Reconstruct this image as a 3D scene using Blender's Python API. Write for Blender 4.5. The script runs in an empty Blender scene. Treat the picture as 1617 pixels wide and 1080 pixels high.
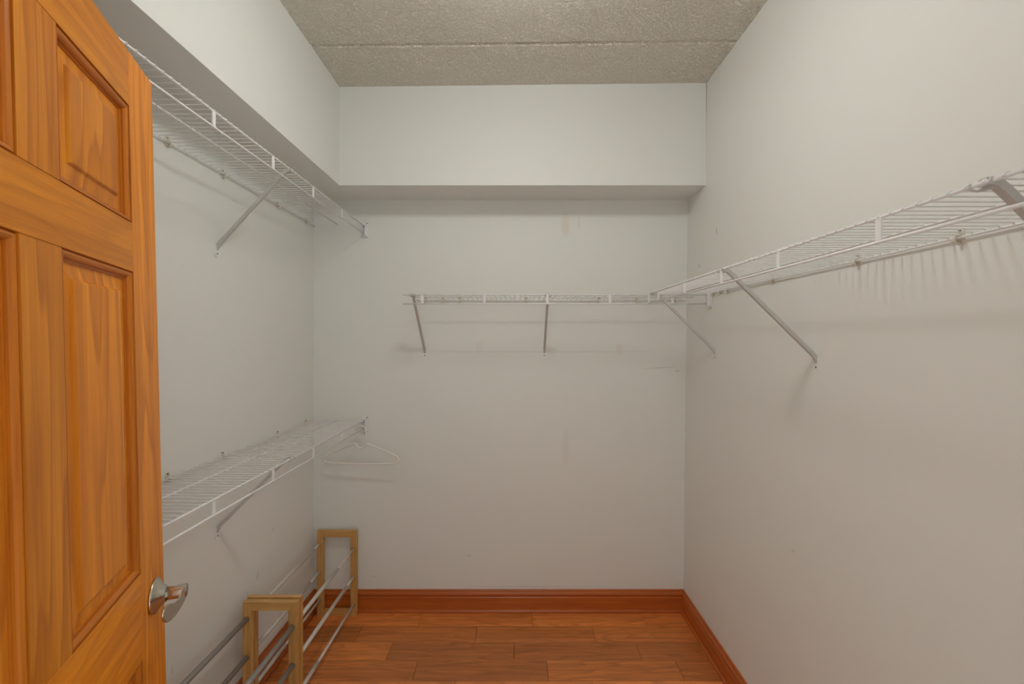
import bpy, bmesh, math, random
from mathutils import Vector, Matrix

random.seed(7)
scene = bpy.context.scene
col = scene.collection
PI = math.pi

# ------------------------------------------------------------------ camera, world, exposure
CAM_H = 1.476
cam_data = bpy.data.cameras.new('camera')
cam = bpy.data.objects.new('camera', cam_data)
col.objects.link(cam)
cam.location = (0, 0, CAM_H)
cam.rotation_euler = (PI / 2, 0, 0)
cam_data.sensor_fit = 'HORIZONTAL'
cam_data.sensor_width = 36.0
cam_data.lens = 36.0 * 710 / 1617
cam_data.shift_x = -6.5 / 1617
cam_data.clip_start = 0.02
scene.camera = cam

world = bpy.data.worlds.new('hall_light')
scene.world = world
world.use_nodes = True
wbg = world.node_tree.nodes['Background']
wbg.inputs[0].default_value = (0.90, 1.0, 0.99, 1)
wbg.inputs[1].default_value = 1.42

vs = scene.view_settings
vs.view_transform = 'Standard'
vs.look = 'None'
vs.exposure = 0.05
vs.gamma = 1.0
vs.use_curve_mapping = False
scene.cycles.max_bounces = 12
scene.cycles.diffuse_bounces = 6

LAMP_STRENGTH = 56.0
LAMP_COLOR = (0.99, 1.0, 0.97, 1)

# ------------------------------------------------------------------ material helpers
def new_mat(name):
    m = bpy.data.materials.new(name)
    m.use_nodes = True
    nt = m.node_tree
    return m, nt, nt.nodes['Principled BSDF']

def nd(nt, kind, **kw):
    n = nt.nodes.new(kind)
    for k, v in kw.items():
        setattr(n, k, v)
    return n

def lk(nt, a, b):
    nt.links.new(a, b)

def ramp(nt, fac, stops):
    r = nd(nt, 'ShaderNodeValToRGB')
    el = r.color_ramp.elements
    while len(el) < len(stops):
        el.new(0.5)
    for e, (p, c) in zip(el, stops):
        e.position = p
        e.color = (*c, 1)
    lk(nt, fac, r.inputs[0])
    return r.outputs[0]

def mix(nt, fac, a, b, mode='MIX'):
    n = nd(nt, 'ShaderNodeMix', data_type='RGBA', blend_type=mode)
    for sock, v in ((n.inputs[0], fac), (n.inputs[6], a), (n.inputs[7], b)):
        if isinstance(v, (int, float)):
            sock.default_value = v
        elif isinstance(v, tuple):
            sock.default_value = (*v, 1) if len(v) == 3 else v
        else:
            lk(nt, v, sock)
    return n.outputs[2]

def noise(nt, vec, scale, detail=3, rough=0.55, dist=0.0):
    n = nd(nt, 'ShaderNodeTexNoise')
    n.inputs['Scale'].default_value = scale
    n.inputs['Detail'].default_value = detail
    n.inputs['Roughness'].default_value = rough
    n.inputs['Distortion'].default_value = dist
    if vec is not None:
        lk(nt, vec, n.inputs['Vector'])
    return n.outputs['Fac']

def bump(nt, bsdf, height, strength, dist):
    b = nd(nt, 'ShaderNodeBump')
    b.inputs['Strength'].default_value = strength
    b.inputs['Distance'].default_value = dist
    lk(nt, height, b.inputs['Height'])
    lk(nt, b.outputs[0], bsdf.inputs['Normal'])

def plain(name, color, rough=0.5, metal=0.0, spec=0.5):
    """Evenly coloured surface with a little procedural mottling."""
    m, nt, b = new_mat(name)
    tc = nd(nt, 'ShaderNodeTexCoord')
    f = noise(nt, tc.outputs['Object'], 40, 2)
    lk(nt, mix(nt, f, tuple(c * 0.93 for c in color), tuple(min(1, c * 1.05) for c in color)), b.inputs['Base Color'])
    b.inputs['Roughness'].default_value = rough
    b.inputs['Metallic'].default_value = metal
    b.inputs['Specular IOR Level'].default_value = spec
    return m

def wall_mat(name, color, smears=()):
    """Painted drywall; smears = old marks (centre, half size, tint, strength, tilt)."""
    m, nt, b = new_mat(name)
    tc = nd(nt, 'ShaderNodeTexCoord')
    p = tc.outputs['Object']
    big = noise(nt, p, 1.3, 2)
    c = mix(nt, big, tuple(x * 0.985 for x in color), tuple(min(1, x * 1.01) for x in color))
    for (cen, half, tint, strength, tilt) in smears:
        s = nd(nt, 'ShaderNodeVectorMath', operation='SUBTRACT')
        lk(nt, p, s.inputs[0]); s.inputs[1].default_value = cen
        if tilt:
            r = nd(nt, 'ShaderNodeVectorRotate', rotation_type='EULER_XYZ')
            lk(nt, s.outputs[0], r.inputs['Vector']); r.inputs['Rotation'].default_value = tilt
            s = r
        d = nd(nt, 'ShaderNodeVectorMath', operation='DIVIDE')
        lk(nt, s.outputs[0], d.inputs[0]); d.inputs[1].default_value = half
        ln = nd(nt, 'ShaderNodeVectorMath', operation='LENGTH')
        lk(nt, d.outputs[0], ln.inputs[0])
        wob = noise(nt, p, 30, 3)
        ad = nd(nt, 'ShaderNodeMath', operation='MULTIPLY_ADD')
        lk(nt, wob, ad.inputs[0]); ad.inputs[1].default_value = 0.8; lk(nt, ln.outputs['Value'], ad.inputs[2])
        mr = nd(nt, 'ShaderNodeMapRange', interpolation_type='SMOOTHSTEP')
        lk(nt, ad.outputs[0], mr.inputs['Value'])
        mr.inputs['From Min'].default_value = 0.85; mr.inputs['From Max'].default_value = 1.55
        mr.inputs['To Min'].default_value = strength; mr.inputs['To Max'].default_value = 0.0
        c = mix(nt, mr.outputs[0], c, tint)
    lk(nt, c, b.inputs['Base Color'])
    b.inputs['Roughness'].default_value = 0.55
    b.inputs['Specular IOR Level'].default_value = 0.25
    bump(nt, b, noise(nt, p, 260, 3, 0.6), 0.08, 0.001)
    return m

def wood_mat(name, light, dark, axis, rough=0.35, scale=1.0, vary=0.35, figure=0.5, fine=0.35, spec=0.5, coat=0.0):
    """Stained timber; the grain runs along the local axis 'x', 'y' or 'z'."""
    m, nt, b = new_mat(name)
    tc = nd(nt, 'ShaderNodeTexCoord')
    oi = nd(nt, 'ShaderNodeObjectInfo')
    off = nd(nt, 'ShaderNodeVectorMath', operation='SCALE')
    cmb = nd(nt, 'ShaderNodeCombineXYZ')
    for i, k in enumerate((17.0, 31.0, 23.0)):
        q = nd(nt, 'ShaderNodeMath', operation='MULTIPLY')
        lk(nt, oi.outputs['Random'], q.inputs[0]); q.inputs[1].default_value = k
        lk(nt, q.outputs[0], cmb.inputs[i])
    add = nd(nt, 'ShaderNodeVectorMath', operation='ADD')
    lk(nt, tc.outputs['Object'], add.inputs[0]); lk(nt, cmb.outputs[0], add.inputs[1])
    def stretched(along, across):
        mp = nd(nt, 'ShaderNodeVectorMath', operation='MULTIPLY')
        v = [across * scale] * 3
        v['xyz'.index(axis)] = along * scale
        mp.inputs[1].default_value = v
        lk(nt, add.outputs[0], mp.inputs[0])
        return mp.outputs[0]
    # growth rings: contour bands of a stretched noise give the cathedral figure
    ringn = noise(nt, stretched(0.8, 7.0), 1.0, 2, 0.45, 0.3)
    k = nd(nt, 'ShaderNodeMath', operation='MULTIPLY'); lk(nt, ringn, k.inputs[0]); k.inputs[1].default_value = 11.0
    fr = nd(nt, 'ShaderNodeMath', operation='FRACT'); lk(nt, k.outputs[0], fr.inputs[0])
    rings = ramp(nt, fr.outputs[0], [(0.0, (0, 0, 0)), (0.6, (0.35,) * 3), (0.88, (1, 1, 1)), (1.0, (0, 0, 0))])
    streak = noise(nt, stretched(1.2, 46.0), 1.0, 4, 0.6)
    pores = noise(nt, stretched(9.0, 330.0), 1.0, 2, 0.6)
    c = mix(nt, 0.6, light, dark)
    c = mix(nt, ramp(nt, streak, [(0.3, (0, 0, 0)), (0.7, (1, 1, 1))]), light, c)
    fig = nd(nt, 'ShaderNodeMath', operation='MULTIPLY'); lk(nt, rings, fig.inputs[0]); fig.inputs[1].default_value = figure
    c = mix(nt, fig.outputs[0], c, dark)
    pr = ramp(nt, pores, [(0.44, (0, 0, 0)), (0.67, (1, 1, 1))])
    pf = nd(nt, 'ShaderNodeMath', operation='MULTIPLY'); lk(nt, pr, pf.inputs[0]); pf.inputs[1].default_value = fine
    c = mix(nt, pf.outputs[0], c, tuple(x * 0.6 for x in dark))
    hv = nd(nt, 'ShaderNodeHueSaturation')
    mr = nd(nt, 'ShaderNodeMapRange')
    lk(nt, oi.outputs['Random'], mr.inputs['Value'])
    mr.inputs['To Min'].default_value = 1 - vary; mr.inputs['To Max'].default_value = 1 + vary
    lk(nt, mr.outputs[0], hv.inputs['Value']); lk(nt, c, hv.inputs['Color'])
    lk(nt, hv.outputs[0], b.inputs['Base Color'])
    b.inputs['Roughness'].default_value = rough
    b.inputs['Specular IOR Level'].default_value = spec
    b.inputs['Coat Weight'].default_value = coat
    b.inputs['Coat Roughness'].default_value = 0.25
    bump(nt, b, pores, 0.06, 0.001)
    return m

WALL = (0.762, 0.774, 0.745)
TAN = (0.60, 0.50, 0.42)
GREY = (0.30, 0.28, 0.26)
M_wall = wall_mat('white_paint', WALL)
M_wall_back = wall_mat('white_paint_marked', WALL, [
    ((0.27, 2.465, 2.115), (0.026, 1, 0.075), (0.70, 0.58, 0.47), 0.40, None),
    ((0.345, 2.465, 2.13), (0.008, 1, 0.055), TAN, 0.22, None),
    ((0.27, 2.465, 0.90), (0.022, 1, 0.12), TAN, 0.14, None),
    ((-0.20, 2.465, 1.45), (0.025, 1, 0.035), TAN, 0.16, None),
    ((0.566, 2.465, 1.44), (0.022, 1, 0.035), TAN, 0.20, None),
    ((-0.63, 2.465, 1.46), (0.04, 1, 0.02), TAN, 0.18, None),
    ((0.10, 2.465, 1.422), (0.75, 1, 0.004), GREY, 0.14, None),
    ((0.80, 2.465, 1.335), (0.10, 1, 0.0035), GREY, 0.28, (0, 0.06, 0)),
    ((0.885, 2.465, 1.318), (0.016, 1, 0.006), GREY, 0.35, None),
    ((-0.78, 2.465, 0.19), (0.02, 1, 0.008), GREY, 0.12, None),
    ((-0.26, 2.465, 0.305), (0.012, 1, 0.005), GREY, 0.3, None),
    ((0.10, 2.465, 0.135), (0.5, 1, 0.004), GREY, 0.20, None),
])
M_wall_right = wall_mat('white_paint_scuffed', WALL, [
    ((0.94, 2.105, 1.995), (1, 0.0035, 0.024), (0.16, 0.15, 0.14), 0.7, (0.30, 0, 0)),
    ((0.94, 2.30, 1.865), (1, 0.016, 0.012), GREY, 0.30, (-0.5, 0, 0)),
    ((0.92, 1.50, 0.78), (1, 0.012, 0.006), GREY, 0.2, None),
])
M_wall_left = wall_mat('white_paint_worn', WALL, [
    ((-1.109, 1.93, 0.475), (1, 0.010, 0.022), GREY, 0.22, (0.2, 0, 0)),
    ((-1.109, 1.86, 0.43), (1, 0.006, 0.014), GREY, 0.25, None),
    ((-1.109, 1.45, 0.42), (1, 0.006, 0.020), GREY, 0.25, None),
    ((-1.109, 2.05, 0.62), (1, 0.010, 0.012), GREY, 0.20, None),
])

def popcorn_mat():
    m, nt, b = new_mat('stippled_ceiling')
    tc = nd(nt, 'ShaderNodeTexCoord')
    p = tc.outputs['Object']
    a = noise(nt, p, 130, 3, 0.6, 0.8)
    bl = ramp(nt, a, [(0.44, (0, 0, 0)), (0.67, (1, 1, 1))])
    c = mix(nt, noise(nt, p, 2.0, 2), (0.89, 0.845, 0.74), (0.92, 0.875, 0.77))
    lk(nt, c, b.inputs['Base Color'])
    b.inputs['Roughness'].default_value = 0.9
    b.inputs['Specular IOR Level'].default_value = 0.1
    bump(nt, b, bl, 0.88, 0.0065)
    return m

M_ceiling = popcorn_mat()
M_white = plain('white_epoxy_coated_steel', (0.80, 0.80, 0.81), 0.35)
M_bracket = plain('grey_white_painted_bracket', (0.56, 0.545, 0.525), 0.45)
M_clip = plain('ivory_plastic', (0.72, 0.68, 0.58), 0.45)
M_screw = plain('dull_screw_head', (0.18, 0.17, 0.15), 0.4, 0.8)
M_hanger = plain('white_hanger_plastic', (0.82, 0.79, 0.74), 0.4)
M_nickel = plain('satin_nickel', (0.60, 0.56, 0.49), 0.27, 1.0)
M_tube_light = plain('pale_grey_tube', (0.60, 0.57, 0.52), 0.36, 0.1)
M_tube_dark = plain('dark_grey_tube', (0.27, 0.25, 0.23), 0.42, 0.1)
D_L, D_D = (0.84, 0.305, 0.016), (0.42, 0.105, 0.003)
M_door_v = wood_mat('honey_pine_upright', D_L, D_D, 'z', 0.36, 1.0, 0.14, 0.6, 0.18, 0.25)
M_door_h = wood_mat('honey_pine_crosswise', D_L, D_D, 'x', 0.36, 1.0, 0.14, 0.35, 0.18, 0.25)
M_mould_v = wood_mat('shaded_pine_moulding_upright', (0.62, 0.195, 0.012), (0.36, 0.085, 0.003), 'z', 0.36, 1.0, 0.05, 0.4, 0.2, 0.35)  # door pine made darker: shade of the mouldings is put into the colour
M_mould_h = wood_mat('shaded_pine_moulding_crosswise', (0.62, 0.195, 0.012), (0.36, 0.085, 0.003), 'x', 0.36, 1.0, 0.05, 0.4, 0.2, 0.35)  # same shade-darkened colour for the crosswise strips
B_L, B_D = (0.54, 0.142, 0.022), (0.35, 0.070, 0.009)
M_base_x = wood_mat('red_brown_trim_x', B_L, B_D, 'x', 0.33, 1.0, 0.05, 0.3, 0.25)
M_base_y = wood_mat('red_brown_trim_y', B_L, B_D, 'y', 0.33, 1.0, 0.05, 0.3, 0.25)
M_floor = wood_mat('stained_oak_plank', (0.84, 0.285, 0.070), (0.38, 0.112, 0.023), 'x', 0.38, 1.25, 0.28, 0.55, 0.45)
M_sub = plain('dark_underlay', (0.02, 0.012, 0.008), 0.9)
R_L, R_D = (0.68, 0.40, 0.14), (0.46, 0.215, 0.05)
M_rack_v = wood_mat('light_pine_upright', R_L, R_D, 'z', 0.45, 2.0, 0.08, 0.5, 0.15)
M_rack_h = wood_mat('light_pine_crosswise', R_L, R_D, 'x', 0.45, 2.0, 0.08, 0.5, 0.15)

def lamp_mat():
    m, nt, b = new_mat('lit_opal_glass')
    b.inputs['Base Color'].default_value = (0.9, 0.88, 0.84, 1)
    b.inputs['Emission Color'].default_value = LAMP_COLOR
    b.inputs['Emission Strength'].default_value = LAMP_STRENGTH
    return m
M_lamp = lamp_mat()

# ------------------------------------------------------------------ mesh helpers
class MB:
    def __init__(self):
        self.v, self.f, self.smooth = [], [], []
    def add(self, vs_, fs_, smooth=False):
        o = len(self.v)
        self.v += [tuple(p) for p in vs_]
        for f in fs_:
            self.f.append([i + o for i in f]); self.smooth.append(smooth)
        return self
    def box(self, x0, x1, y0, y1, z0, z1):
        return self.hexa([(x0, y0), (x1, y0), (x1, y1), (x0, y1)], z0, z1)
    def hexa(self, base, z0, z1, top=None):
        top = top or base
        n = len(base)
        vs_ = [(x, y, z0) for x, y in base] + [(x, y, z1) for x, y in top]
        fs_ = [list(range(n - 1, -1, -1)), list(range(n, 2 * n))] + [[i, (i + 1) % n, n + (i + 1) % n, n + i] for i in range(n)]
        return self.add(vs_, fs_)
    def raw8(self, p):
        """eight corners: bottom four counter-clockwise, then the four above them"""
        return self.add(p, [[3, 2, 1, 0], [4, 5, 6, 7], [0, 1, 5, 4], [1, 2, 6, 5], [2, 3, 7, 6], [3, 0, 4, 7]])
    def prism(self, pts, axis, a, b):
        """polygon pts (two coordinates) extruded along axis from a to b"""
        def P(q, t):
            return {'x': (t, q[0], q[1]), 'y': (q[0], t, q[1]), 'z': (q[0], q[1], t)}[axis]
        n = len(pts)
        vs_ = [P(q, a) for q in pts] + [P(q, b) for q in pts]
        fs_ = [list(range(n - 1, -1, -1)), list(range(n, 2 * n))] + [[i, (i + 1) % n, n + (i + 1) % n, n + i] for i in range(n)]
        return self.add(vs_, fs_)
    def tube(self, pts, r, n=8, closed=False):
        pts = [Vector(p) for p in pts]
        m = len(pts)
        rr = r if isinstance(r, (list, tuple)) else [r] * m
        tang = []
        for i in range(m):
            a = pts[(i - 1) % m] if (closed or i > 0) else pts[i]
            b = pts[(i + 1) % m] if (closed or i < m - 1) else pts[i]
            tang.append((b - a).normalized())
        up = Vector((0, 0, 1)) if abs(tang[0].z) < 0.9 else Vector((1, 0, 0))
        nrm = (up - tang[0] * up.dot(tang[0])).normalized()
        vs_, fs_ = [], []
        for i in range(m):
            t = tang[i]
            nrm = (nrm - t * nrm.dot(t)).normalized()
            bi = t.cross(nrm)
            for k in range(n):
                a = 2 * PI * k / n
                vs_.append(pts[i] + (nrm * math.cos(a) + bi * math.sin(a)) * rr[i])
        for i in range(m if closed else m - 1):
            j = (i + 1) % m
            for k in range(n):
                q = (k + 1) % n
                fs_.append([i * n + k, i * n + q, j * n + q, j * n + k])
        self.add(vs_, fs_, True)
        if not closed:
            o = len(self.v) - m * n
            self.f.append([o + k for k in range(n - 1, -1, -1)]); self.smooth.append(False)
            self.f.append([o + (m - 1) * n + k for k in range(n)]); self.smooth.append(False)
        return self
    def lathe(self, prof, n=32, mat=None):
        """profile (radius, z) turned round z"""
        vs_, fs_ = [], []
        for r, z in prof:
            for k in range(n):
                a = 2 * PI * k / n
                vs_.append((max(r, 1e-5) * math.cos(a), max(r, 1e-5) * math.sin(a), z))
        for i in range(len(prof) - 1):
            for k in range(n):
                q = (k + 1) % n
                fs_.append([i * n + k, i * n + q, (i + 1) * n + q, (i + 1) * n + k])
        if mat is not None:
            vs_ = [mat @ Vector(p) for p in vs_]
        return self.add(vs_, fs_, True)
    def mesh(self, name, material, bevel=0.0):
        me = bpy.data.meshes.new(name)
        me.from_pydata(self.v, [], self.f)
        me.polygons.foreach_set('use_smooth', self.smooth)
        bm = bmesh.new(); bm.from_mesh(me)
        bmesh.ops.recalc_face_normals(bm, faces=bm.faces)
        if bevel:
            bmesh.ops.bevel(bm, geom=list(bm.edges), offset=bevel, segments=1, affect='EDGES', clamp_overlap=True)
        bm.to_mesh(me); bm.free()
        me.materials.append(material)
        return me
    def obj(self, name, material, parent=None, bevel=0.0, loc=(0, 0, 0)):
        return put(name, self.mesh(name, material, bevel), parent, loc)

def put(name, me, parent=None, loc=(0, 0, 0)):
    o = bpy.data.objects.new(name, me)
    col.objects.link(o)
    o.location = loc
    if parent is not None:
        o.parent = parent
    return o

def smooth(pts, it=2, closed=True):
    for _ in range(it):
        out = []
        m = len(pts)
        for i in range(m if closed else m - 1):
            a, b = pts[i], pts[(i + 1) % m]
            out += [(a[0] * .75 + b[0] * .25, a[1] * .75 + b[1] * .25), (a[0] * .25 + b[0] * .75, a[1] * .25 + b[1] * .75)]
        pts = out if closed else [pts[0]] + out + [pts[-1]]
    return pts

def tag(o, label, cat, group=None, kind=None):
    o['label'] = label; o['category'] = cat
    if group: o['group'] = group
    if kind: o['kind'] = kind
    return o

def empty(name, loc, rot=(0, 0, 0)):
    o = bpy.data.objects.new(name, None)
    col.objects.link(o)
    o.empty_display_size = 0.05
    o.location = loc; o.rotation_euler = rot
    return o

# ------------------------------------------------------------------ room shell (metres; camera at the doorway looks along +y)
XL, YB, YF = -1.109, 2.465, 0.19           # left wall, back wall, inside of the front wall
XR0, LEAN = 0.916, 0.0113                  # right wall at floor level; it leans outward as it rises
def xr(h): return XR0 + LEAN * h
def ceil_h(x): return 2.7516 + 0.011 * x   # slightly sloping slab
TOP = 2.90

# floor: slab with real planks
floor = MB().box(XL - 0.1, 1.05, 0.0, YB + 0.1, -0.10, -0.014).obj('floor', M_sub)
tag(floor, 'short stained oak boards on the closet floor', 'floor', kind='structure')
PW, PL = 0.127, 0.595
def plank_mesh(ln):
    g = 0.0006
    return MB().box(-ln / 2 + g, ln / 2 - g, -PW / 2 + g, PW / 2 - g, -0.013, 0.0).mesh('plank', M_floor, 0.0011)
full = plank_mesh(PL)
row_starts = [-1.105, -0.797, -0.605, -0.454, -0.265, -0.95, -0.71, -0.36, -0.55, -0.88, -0.43, -0.63, -1.02, -0.30, -0.76, -0.50, -0.92]
y1 = 2.345 + PW - 0.006
xa, xb = XL - 0.02, 0.935
for r, s in enumerate(row_starts):
    yc = y1 - PW / 2 - r * PW
    xs = s
    while xs > xa: xs -= PL
    while xs < xb:
        a, b = max(xs, xa), min(xs + PL, xb)
        if b - a > 0.03:
            me = full if b - a > PL - 1e-4 else plank_mesh(b - a)
            put('plank', me, floor, ((a + b) / 2, yc, 0))
        xs += PL

# ceiling: two concrete planks meeting in a recessed joint
ceiling = empty('ceiling', (0, 0, 2.75))
tag(ceiling, 'stippled beige slab ceiling with one straight joint', 'ceiling', kind='structure')
SEAM = 1.925
def slab(y0, y1_, bev0, bev1):
    """slab from y0 to y1_ whose lower joint edges are chamfered"""
    mb = MB()
    pts = []
    for (x) in (XL - 0.1, 1.05):
        h = ceil_h(x) - 2.75
        pts.append([(x, y0, h + (0.010 if bev0 else 0)), (x, y0 + (0.011 if bev0 else 0.0), h), (x, y1_ - (0.011 if bev1 else 0.0), h),
                    (x, y1_, h + (0.010 if bev1 else 0)), (x, y1_, 0.15), (x, y0, 0.15)])
    n = 6
    mb.add(pts[0] + pts[1], [list(range(n - 1, -1, -1)), list(range(n, 2 * n))] + [[i, (i + 1) % n, n + (i + 1) % n, n + i] for i in range(n)])
    return mb
slab(SEAM + 0.0015, YB + 0.1, True, False).obj('ceiling_panel', M_ceiling, ceiling)
slab(0.0, SEAM - 0.0015, False, True).obj('ceiling_panel', M_ceiling, ceiling)
MB().box(XL, 1.0, SEAM - 0.01, SEAM + 0.01, 0.02, 0.04).obj('joint_filler', M_ceiling, ceiling)

tag(MB().box(XL - 0.1, XL, 0.0, YB + 0.1, -0.1, TOP).obj('wall_left', M_wall_left), 'plain white painted wall behind the two stacked shelves', 'wall', kind='structure')
tag(MB().box(XL, 1.05, YB, YB + 0.1, -0.1, TOP).obj('wall_back', M_wall_back), 'white painted end wall with faint tan smears', 'wall', kind='structure')
b0, b1 = xr(-0.1), xr(TOP)
tag(MB().raw8([(b0, 0, -0.1), (1.06, 0, -0.1), (1.06, YB, -0.1), (b0, YB, -0.1), (b1, 0, TOP), (1.06, 0, TOP), (1.06, YB, TOP), (b1, YB, TOP)]).obj('wall_right', M_wall_right),
    'white painted wall without a shelf below waist height', 'wall', kind='structure')
# front wall with the doorway the camera stands in
DX0, DX1, DH = -0.475, 0.375, 2.065
wf = MB()
wf.box(XL, DX0, 0.07, YF, -0.014, TOP).box(DX1, xr(0), 0.07, YF, -0.014, TOP).box(DX0, DX1, 0.07, YF, DH, TOP)
tag(wf.obj('wall_front', M_wall), 'white wall holding the doorway', 'wall', kind='structure')
jb = MB()
jb.box(DX0, DX0 + 0.018, 0.06, YF + 0.004, 0, DH).box(DX1 - 0.018, DX1, 0.06, YF + 0.004, 0, DH).box(DX0 + 0.018, DX1 - 0.018, 0.06, YF + 0.004, DH - 0.018, DH)
tag(jb.obj('trim_1', M_door_v), 'honey pine jamb lining the doorway', 'door jamb', kind='structure')

# dropped soffit along the left and back walls
SX, SY, SB = -0.877, 2.232, 2.254
sm = MB().hexa([(XL, YF), (SX, YF), (SX, SY), (xr(2.45), SY), (xr(2.45), YB), (XL, YB)], SB, TOP - 0.05)
tag(sm.obj('soffit', M_wall), 'white boxed soffit running along two walls below the ceiling', 'soffit', kind='structure')

# baseboards: moulded profile, mitred at the corners
PROF = [(0, 0), (0.021, 0), (0.021, 0.010), (0.018, 0.013), (0.0155, 0.016), (0.015, 0.022), (0.015, 0.082), (0.0115, 0.085), (0.0115, 0.089), (0.0145, 0.092),
        (0.0172, 0.098), (0.0165, 0.104), (0.0125, 0.110), (0.0085, 0.113), (0.0085, 0.117), (0.006, 0.122), (0, 0.122)]
def baseboard(name, P, a, b, mat, ma=1, mb_=1, label=''):
    """P(t, d, h): point at run t, distance d off the wall"""
    n = len(PROF)
    vs_ = [P(a + ma * d, d, h) for d, h in PROF] + [P(b - mb_ * d, d, h) for d, h in PROF]
    fs_ = [list(range(n - 1, -1, -1)), list(range(n, 2 * n))] + [[i, (i + 1) % n, n + (i + 1) % n, n + i] for i in range(n)]
    o = MB().add(vs_, fs_).obj(name, mat)
    tag(o, label, 'baseboard', kind='structure')
XRB = xr(0.06)
baseboard('baseboard_back', lambda t, d, h: (t, YB - d, h), XL, XRB, M_base_x, label='red brown moulded baseboard along the end wall')
baseboard('baseboard_left', lambda t, d, h: (XL + d, t, h), YF, YB, M_base_y, 0, 1, 'red brown moulded baseboard behind the shoe racks')
baseboard('baseboard_right', lambda t, d, h: (XRB - d, t, h), YF, YB, M_base_y, 0, 1, 'red brown moulded baseboard under the bare wall')

# ------------------------------------------------------------------ ceiling lamp (above the frame)
LX, LY = 0.0, 1.14
lh = ceil_h(LX)
lamp = empty('ceiling_light', (LX, LY, lh))
tag(lamp, 'round opal glass flush ceiling light in the middle of the closet', 'ceiling light')
MB().lathe([(0, 0), (0.075, 0), (0.080, -0.004), (0.080, -0.018), (0.060, -0.026), (0.022, -0.030), (0.020, -0.060), (0.040, -0.066), (0.042, -0.072), (0, -0.072)]).obj('canopy', M_nickel, lamp)
MB().lathe([(0.0, -0.073), (0.092, -0.076), (0.102, -0.084), (0.105, -0.094), (0.101, -0.106), (0.090, -0.121), (0.070, -0.136), (0.045, -0.146), (0.025, -0.150), (0, -0.151)]).obj('diffuser', M_lamp, lamp)
MB().lathe([(0, -0.1508), (0.008, -0.1508), (0.009, -0.155), (0.006, -0.162), (0.003, -0.167), (0, -0.168)], 16).obj('finial', M_nickel, lamp)

# ------------------------------------------------------------------ six panel door, swung into the closet
W, H, T = 0.8245, 2.031, 0.035
AX, AY = -0.3714, 0.9285
door = empty('door_1', (-0.757 - W * AX, 0.996 - W * AY, 0.010), (-0.0202, 0, math.atan2(AY, AX)))
tag(door, 'honey stained pine six panel door standing open', 'door', kind='structure')
ST, PN, MU = 0.121, 0.244, 0.0945
xs_ = [0, ST, ST + PN, ST + PN + MU, ST + 2 * PN + MU, W]
hs = [0, 0.240, 0.848, 1.015, 1.602, 1.697, 1.923, H]     # bottom rail, low panels, lock rail, long panels, upper rail, small panels, top rail
BV = 0.0008
def board(name, x0, x1, z0, z1, mat):
    cx, cz = (x0 + x1) / 2, (z0 + z1) / 2
    w, h = (x1 - x0) / 2 - 0.0002, (z1 - z0) / 2 - 0.0002
    MB().box(-w, w, 0, T, -h, h).obj(name, mat, door, BV, (cx, 0, cz))
board('stile', xs_[0], xs_[1], 0, H, M_door_v)
board('stile', xs_[4], xs_[5], 0, H, M_door_v)
for a, b in ((0, 1), (2, 3), (4, 5), (6, 7)):
    board('rail', xs_[1], xs_[4], hs[a], hs[b], M_door_h)
for a, b in ((1, 2), (3, 4), (5, 6)):
    board('mullion', xs_[2], xs_[3], hs[a], hs[b], M_door_v)
# moulded sticking round every opening and a raised panel within it
STICK = [(0.0, 0.0), (0.0002, 0.0048), (0.0022, 0.0048), (0.0028, 0.0016), (0.0058, 0.0018), (0.0090, 0.0036), (0.0112, 0.0066), (0.0115, 0.0100), (0.0150, 0.0104), (0.0155, 0.0140)]
FIELD = [(0.0140, 0.0125), (0.0385, 0.0095), (0.0395, 0.0082), (0.042, 0.0056), (0.044, 0.0050)]
def rings(x0, x1, z0, z1, prof, cap):
    mb = MB(); vs_, fs_ = [], []
    for side in (1,):
        for ins, dep in prof:
            vs_ += [(x0 + ins, dep, z0 + ins), (x1 - ins, dep, z0 + ins), (x1 - ins, dep, z1 - ins), (x0 + ins, dep, z1 - ins)]
    n = len(prof)
    for i in range(n - 1):
        for k in range(4):
            q = (k + 1) % 4
            fs_.append([i * 4 + k, i * 4 + q, i * 4 + 4 + q, i * 4 + 4 + k])
    if cap:
        fs_.append([(n - 1) * 4 + k for k in range(4)])
    return vs_, fs_
def both_faces(vs_, fs_):
    n = len(vs_)
    return vs_ + [(x, T - y, z) for x, y, z in vs_], fs_ + [[i + n for i in reversed(f)] for f in fs_]
for a, b in ((1, 2), (3, 4), (5, 6)):
    for c in (1, 3):
        cx, cz = (xs_[c] + xs_[c + 1]) / 2, (hs[a] + hs[b]) / 2
        hw, hh = (xs_[c + 1] - xs_[c]) / 2, (hs[b] - hs[a]) / 2
        MB().add(*both_faces(*rings(-hw, hw, -hh, hh, FIELD, True))).obj('panel', M_door_v, door, 0, (cx, 0, cz))
        # four strips of moulding, the uprights with upright grain
        v, f = rings(-hw, hw, -hh, hh, STICK, False)
        hor = [q for q in f if abs(v[q[0]][2] - v[q[1]][2]) < 1e-6]
        ver = [q for q in f if q not in hor]
        MB().add(*both_faces(v, hor)).obj('panel_moulding', M_mould_h, door, 0, (cx, 0, cz))
        MB().add(*both_faces(v, ver)).obj('panel_moulding', M_mould_v, door, 0, (cx, 0, cz))

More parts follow.
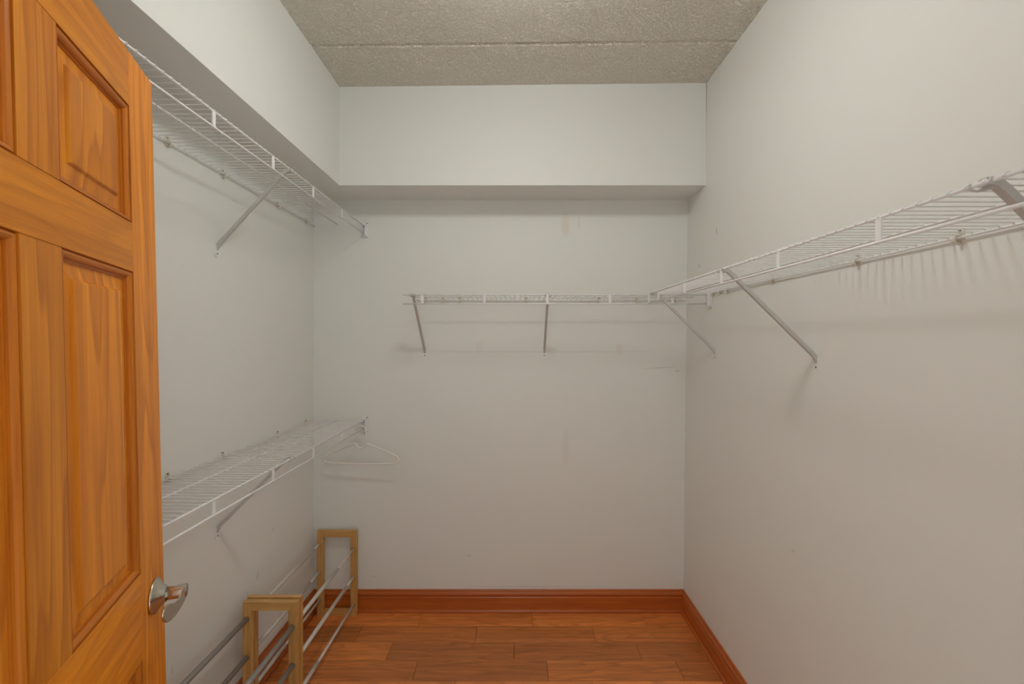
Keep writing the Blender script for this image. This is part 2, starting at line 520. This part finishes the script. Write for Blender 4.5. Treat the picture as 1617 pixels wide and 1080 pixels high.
# lever handle on the latch stile (local -y is the closet side)
hx, hz = W - 0.058, 0.938
handle = put('door_handle', MB().lathe([(0, 0), (0.0345, 0), (0.0355, 0.002), (0.035, 0.004), (0.031, 0.0060), (0.0205, 0.0140), (0.019, 0.0170), (0.0155, 0.0185), (0.0155, 0.021), (0, 0.021)], 40,
             Matrix.Rotation(PI / 2, 4, 'X')).mesh('door_handle', M_nickel), door, (hx, -0.0004, hz))
handle['label'] = 'satin nickel lever handle on a conical rose'
lv = MB().lathe([(0, 0.019), (0.0128, 0.019), (0.0132, 0.036), (0.0138, 0.0535), (0.0132, 0.0560), (0, 0.0563)], 28, Matrix.Rotation(PI / 2, 4, 'X'))
low = [(0.012, -0.009), (0.0, -0.0138), (-0.02, -0.0172), (-0.039, -0.0180), (-0.065, -0.0165), (-0.09, -0.0120), (-0.11, -0.0055), (-0.125, 0.0035), (-0.134, 0.0140)]
upp = [(-0.136, 0.0230), (-0.132, 0.0290), (-0.122, 0.0305), (-0.105, 0.0265), (-0.085, 0.0180), (-0.066, 0.0080), (-0.05, 0.0025), (-0.038, 0.0015), (-0.026, 0.0050), (-0.012, 0.0112), (0.004, 0.0132), (0.0125, 0.0070)]
poly = smooth(low + upp, 2)
n = len(poly)
def yb(x): return -0.0560
cxp = sum(p[0] for p in poly) / n; czp = sum(p[1] for p in poly) / n
def inset(p, d):
    l = math.hypot(p[0] - cxp, p[1] - czp)
    return (p[0] - (p[0] - cxp) / l * d, p[1] - (p[1] - czp) / l * d)
prof_ = [(0.0016, 0.0), (0.0004, 0.0005), (0.0, 0.0014), (0.0, 0.0030), (0.0004, 0.0039), (0.0016, 0.0044)]
vs_, fs_ = [], []
for d, dy in prof_:
    vs_ += [(q[0], yb(q[0]) + dy, q[1]) for q in (inset(p, d) for p in poly)]
for i in range(len(prof_) - 1):
    fs_ += [[i * n + k, i * n + (k + 1) % n, (i + 1) * n + (k + 1) % n, (i + 1) * n + k] for k in range(n)]
lv.add(vs_, fs_, True)
m5 = (len(prof_) - 1) * n
lv.add(vs_, [list(range(n)), list(range(m5 + n - 1, m5 - 1, -1))])
lv.obj('lever', M_nickel, handle)
# two hinge leaves on the hidden edge
for z in (0.22, 1.02, 1.80):
    MB().tube([(-0.004, -0.004, z - 0.045), (-0.004, -0.004, z + 0.045)], 0.006, 10).obj('hinge', M_nickel, door)

# ------------------------------------------------------------------ ventilated wire shelves
PITCH = 0.0254
RR, WR, DROP = 0.0031, 0.0015, 0.043
_cache = {}
def shared(key, make):
    if key not in _cache:
        _cache[key] = make()
    return _cache[key]

def wire_mesh(dp):
    return MB().tube([(0, 0.0085, 0.0010), (0, 0.0095, 0.0036), (0, 0.012, 0.0045), (0, dp - 0.001, 0.0045), (0, dp + 0.0032, 0.0025), (0, dp + 0.0045, -0.001)], WR, 6).mesh('wire', M_white)
def clip_mesh():
    mb = MB()
    mb.box(-0.0085, 0.0085, 0.0, 0.003, -0.012, 0.019)                          # wall plate
    mb.tube([(0, 0.003, -0.010), (0, 0.012, -0.012), (0, 0.017, -0.006), (0, 0.014, 0.001), (0, 0.006, 0.005)], 0.0035, 8)  # hook round the rail
    mb.box(-0.0055, 0.0055, 0.003, 0.008, 0.004, 0.008)
    return mb.mesh('wall_clip', M_clip)
def screw_mesh():
    return MB().lathe([(0, 0.0016), (0.0025, 0.0014), (0.0034, 0.0004), (0.0036, -0.0006)], 10, Matrix.Rotation(-PI / 2, 4, 'X')).mesh('screw', M_screw)
def spacer_mesh():
    return MB().box(-0.0062, 0.0062, -0.0015, 0.0025, -DROP, 0.0).mesh('spacer_plate', M_white, 0.0006)

def strut_mesh(dp, fall):
    """pressed steel strut from the front rail down to the wall"""
    w = 0.0058
    path = [(dp + 0.001, -0.0045), (dp - 0.010, -0.0048), (dp - 0.018, -0.0075), (dp - 0.027, -0.0150), (0.022, -fall + 0.026), (0.012, -fall + 0.014), (0.0060, -fall + 0.004), (0.0030, -fall - 0.004)]
    mb = MB()
    def offs(d):
        out = []
        for i, (y, z) in enumerate(path):
            a = path[max(0, i - 1)]; b = path[min(len(path) - 1, i + 1)]
            ty, tz = b[0] - a[0], b[1] - a[1]
            l = math.hypot(ty, tz)
            out.append((y - tz / l * d, z + ty / l * d))
        return out
    lo = offs(0.0)
    def strip(A, B, x0, x1):
        m = len(A)
        vs_ = [(x0, *p) for p in A] + [(x0, *p) for p in B] + [(x1, *p) for p in A] + [(x1, *p) for p in B]
        fs_ = []
        for i in range(m - 1):
            for (a, b) in ((0, m), (m, 3 * m), (3 * m, 2 * m), (2 * m, 0)):
                fs_.append([a + i, a + i + 1, b + i + 1, b + i])
        fs_.append([0, m, 3 * m, 2 * m]); fs_.append([m - 1, 2 * m - 1, 4 * m - 1, 3 * m - 1])
        mb.add(vs_, fs_)
    strip(lo, offs(-0.0115), -w, w)
    return mb.mesh('support_strut', M_bracket)
def foot_mesh():
    pts = [(-0.0095, 0.016), (0.0095, 0.016), (0.0115, -0.016), (0.009, -0.024), (0.0045, -0.0275), (-0.0045, -0.0275), (-0.009, -0.024), (-0.0115, -0.016)]
    return MB().prism(pts, 'y', 0.0, 0.0034).mesh('foot_plate', M_white)
def hook_mesh(dp):
    mb = MB()
    for s in (-1, 1):
        x = s * 0.014
        mb.tube([(x * 0.4, dp - 0.012, -0.006), (x, dp - 0.006, -0.0065), (x, dp + 0.004, -0.004), (x, dp + 0.0050, 0.001), (x, dp + 0.0035, 0.0035)], 0.0017, 7)
    mb.box(-0.0125, 0.0125, dp - 0.012, dp - 0.006, -0.0075, -0.0045)
    return mb.mesh('rail_hook', M_bracket)
def end_bracket_mesh(dp):
    """moulded cup screwed to the end wall that takes the front rail and the hang rail"""
    mb = MB()
    mb.box(0.0, 0.003, dp - 0.012, dp + 0.020, -0.066, 0.020)
    mb.box(0.003, 0.020, dp - 0.010, dp - 0.006, -0.052, 0.008)
    mb.box(0.003, 0.020, dp + 0.006, dp + 0.009, -0.052, 0.008)
    mb.box(0.003, 0.020, dp - 0.006, dp + 0.006, -0.052, -0.0475)
    mb.box(0.003, 0.016, dp - 0.004, dp + 0.014, -0.060, -0.056)
    return mb.mesh('end_bracket', M_white, 0.0006)

def wire_shelf(label, loc, rot, length, dp, spacers, clips, braces, fall, start_cup, rail_in=0.0, end_plate=False, wires_in=0.012):
    """local x runs along the wall, y off the wall, z up from the rail centre"""
    s = empty('wire_shelf', loc, rot)
    tag(s, label, 'shelf', 'white wire shelves')
    x0 = rail_in + (0.004 if start_cup else 0.0)
    MB().tube([(x0, dp, 0), (length, dp, 0)], RR, 10).obj('front_rail', M_white, s)
    MB().tube([(x0, dp, -DROP), (length, dp, -DROP)], RR, 10).obj('hang_rail', M_white, s)
    MB().tube([(rail_in + 0.02, dp * 0.5, 0.0040), (length - 0.005, dp * 0.5, 0.0040)], 0.0029, 8).obj('middle_rail', M_white, s)
    MB().tube([(rail_in + 0.008, 0.0085, -0.0005), (length - 0.004, 0.0085, -0.0005)], 0.0026, 8).obj('back_rail', M_white, s)
    wm = shared(('wire', dp), lambda: wire_mesh(dp))
    k = 0
    x = rail_in + wires_in
    while x < length - 0.004:
        put('wire', wm, s, (x, 0, 0)); x += PITCH
    for x in spacers:
        put('spacer_plate', shared('spacer', spacer_mesh), s, (x, dp, 0))
    for x in clips:
        c = put('wall_clip', shared('clip', clip_mesh), s, (x, 0, 0))
        c['label'] = 'ivory plastic clip'
        put('screw', shared('screw', screw_mesh), c, (0, 0.0035, 0.0135))
    for x in braces:
        b = put('support_brace', shared(('strut', dp, fall), lambda: strut_mesh(dp, fall)), s, (x, 0, 0))
        put('rail_hook', shared(('hook', dp), lambda: hook_mesh(dp)), b)
        put('foot_plate', shared('foot', foot_mesh), b, (0, 0.0002, -fall))
        put('screw', shared('screw', screw_mesh), b, (0, 0.0038, -fall - 0.0145))
    if start_cup:
        e = put('end_bracket', shared(('cup', dp), lambda: end_bracket_mesh(dp)), s, (0.0005, 0, 0))
        for z in (0.015, -0.060):
            put('screw', shared(('screw_end',), lambda: MB().lathe([(0, 0.0016), (0.0025, 0.0014), (0.0034, 0.0004), (0.0036, -0.0006)], 10, Matrix.Rotation(PI / 2, 4, 'Y')).mesh('screw', M_screw)), e, (0.0035, dp + 0.013, z))
    if end_plate:
        MB().box(length - 0.006, length + 0.002, dp - 0.004, dp + 0.004, -DROP - 0.004, 0.004).obj('end_cap', M_white, s, 0.0008)
    return s

LDP = 0.279
left_sp = [2.4645 - y for y in (2.141, 1.839, 1.535, 1.233, 0.930, 0.628, 0.326)]
left_cl = [2.4645 - y for y in (2.365, 2.086, 1.695, 1.427, 1.12, 0.82, 0.5)]
left_br = [2.4645 - 1.664, 2.4645 - 0.75]
wire_shelf('long white wire shelf high up beneath the soffit, next to the open door',
           (XL, 2.4645, 2.109), (0, 0, -PI / 2), 2.255, LDP, left_sp, left_cl, left_br, 0.292, True)
wire_shelf('white wire shelf at waist height with the clothes hanger on its rod',
           (XL, 2.4645, 1.048), (0, 0.004, -PI / 2), 2.20, LDP, left_sp, left_cl, left_br, 0.272, True)
BX = 0.9355
wire_shelf('short white wire shelf straight ahead on the end wall, free at one end',
           (BX - 0.0005, YB, 1.703), (0, 0, PI), BX + 0.546, 0.300,
           [BX - x for x in (-0.452, -0.153, 0.151, 0.452, 0.753)],
           [BX - x for x in (-0.495, -0.401, -0.308, 0.057, 0.453, 0.66, 0.875)],
           [BX - 0.155, BX + 0.50], 0.286, True, 0.0, False, 0.05)
RY = 0.215
right = wire_shelf('long white wire shelf facing the open door, on the wall with no soffit',
           (xr(1.69) + 0.0005, RY, 1.6885), (0, -0.0088, PI / 2), 2.148 - RY, 0.300,
           [y - RY for y in (0.486, 0.787, 1.088, 1.391, 1.696, 2.006)],
           [y - RY for y in (0.945, 1.226, 1.632, 1.98, 2.05, 2.12, 0.55)],
           [y - RY for y in (0.612, 1.395, 2.105)], 0.287, False, 0.0, True)

# ------------------------------------------------------------------ clothes hanger on the lower shelf's rod
HS = 1 / 296.6
def hp(x, y): return ((x - 569.5) * HS, 0, -(y - 680.5) * HS)
def arc(cx, cy, r, a0, a1, n):
    return [(cx + r * math.cos(math.radians(a0 + (a1 - a0) * i / n)), cy - r * math.sin(math.radians(a0 + (a1 - a0) * i / n))) for i in range(n + 1)]
hang = MB()
hook = arc(570.6, 682.2, 8.1, 175, 0, 12) + [(578.8, 690), (579.0, 697), (578.8, 704)]
hang.tube([hp(*p) for p in hook], 0.0042, 8)
body = [(556, 704), (560.5, 702.6)] + arc(570.5, 701.0, 8.4, 192, 348, 9) + [(580.5, 702.6), (585, 704), (604, 711), (622, 718.6), (629, 722.5), (631.3, 727), (629.5, 731.5), (624, 733.2),
        (600, 734), (570, 734.4), (540, 734), (516, 733.2), (511, 731.3), (509.4, 727.3), (511.6, 723.6), (518, 719.8), (536, 712)]
hang.tube([hp(*p) for p in smooth(body, 1)], 0.0044, 8, True)
hanger = hang.obj('clothes_hanger', M_hanger, None, 0, (-0.8300, 2.394, 1.0085))
hanger.rotation_euler = (0, 0, math.radians(-3))
tag(hanger, 'white plastic clothes hanger hooked over the rod near the end wall', 'hanger')

# ------------------------------------------------------------------ pine and tube shoe racks
FX0, FX1, FH, FT, PWID = -1.0665, -0.8525, 0.4600, 0.020, 0.0345
def frame_pieces(parent, y0, dx):
    """mitred pine rectangle standing across the rack"""
    fr_ = empty('end_frame', (0, 0, 0)); fr_.parent = parent
    w, h = (FX1 - FX0), FH
    p = PWID
    cx = (FX0 + FX1) / 2 + dx
    def piece(name, pts, mat):
        ox = sum(q[0] for q in pts) / len(pts); oz = sum(q[1] for q in pts) / len(pts)
        MB().prism([(q[0] - ox, q[1] - oz) for q in pts], 'y', 0, FT).obj(name, mat, fr_, 0.0007, (cx - w / 2 + ox, y0, oz))
    g = 0.00015
    piece('upright', [(0, g), (p, p + g), (p, h - p - g), (0, h - g)], M_rack_v)
    piece('upright', [(w - p, p + g), (w, g), (w, h - g), (w - p, h - p - g)], M_rack_v)
    piece('crosspiece', [(g, h), (p + g, h - p), (w - p - g, h - p), (w - g, h)], M_rack_h)
    piece('crosspiece', [(p + g, p), (g, 0), (w - g, 0), (w - p - g, p)], M_rack_h)
    return fr_
def shoe_rack(label, y0, y1_, dx, mat, joints, thick_far, ro, ri):
    root = empty('shoe_rack', ((FX0 + FX1) / 2, (y0 + y1_) / 2, 0))
    tag(root, label, 'shoe rack', 'pine shoe racks')
    inv = Matrix.Translation(-root.location)
    def frame(y):
        f = frame_pieces(root, y, dx)
        f.location = (-root.location.x, -root.location.y, 0)
    frame(y0); frame(y1_ - FT)
    i = 0
    for x, hs_ in ((FX0 + 0.0175, (0.393, 0.243, 0.0935)), (FX1 - 0.0175, (0.363, 0.213, 0.063))):
        for h in hs_:
            a, b = y0 + FT + 0.0003, y1_ - FT - 0.0003
            j = joints[i]; i += 1
            X = x + dx - root.location.x
            oy = root.location.y
            o = MB().tube([(X, a - oy, h), (X, j - oy, h)] if not thick_far else [(X, j - oy, h), (X, b - oy, h)], ro, 14).obj('tube', mat, root)
            MB().tube([(X, j - 0.002 - oy, h), (X, b - oy, h)] if not thick_far else [(X, a - oy, h), (X, j + 0.002 - oy, h)], ri, 14).obj('inner_tube', mat, o)
    return root
shoe_rack('pine shoe rack with pale metal tubes standing against the baseboard in the corner', 1.7900, 2.4385, -0.005, M_tube_light,
          (2.34, 2.30, 2.05, 2.20, 2.32, 1.98), False, 0.0086, 0.0062)
shoe_rack('pine shoe rack with dark grey tubes, nearest to the open door', 1.1365, 1.7770, -0.003, M_tube_dark,
          (1.32, 1.30, 1.34, 1.36, 1.28, 1.3), True, 0.0098, 0.0076)
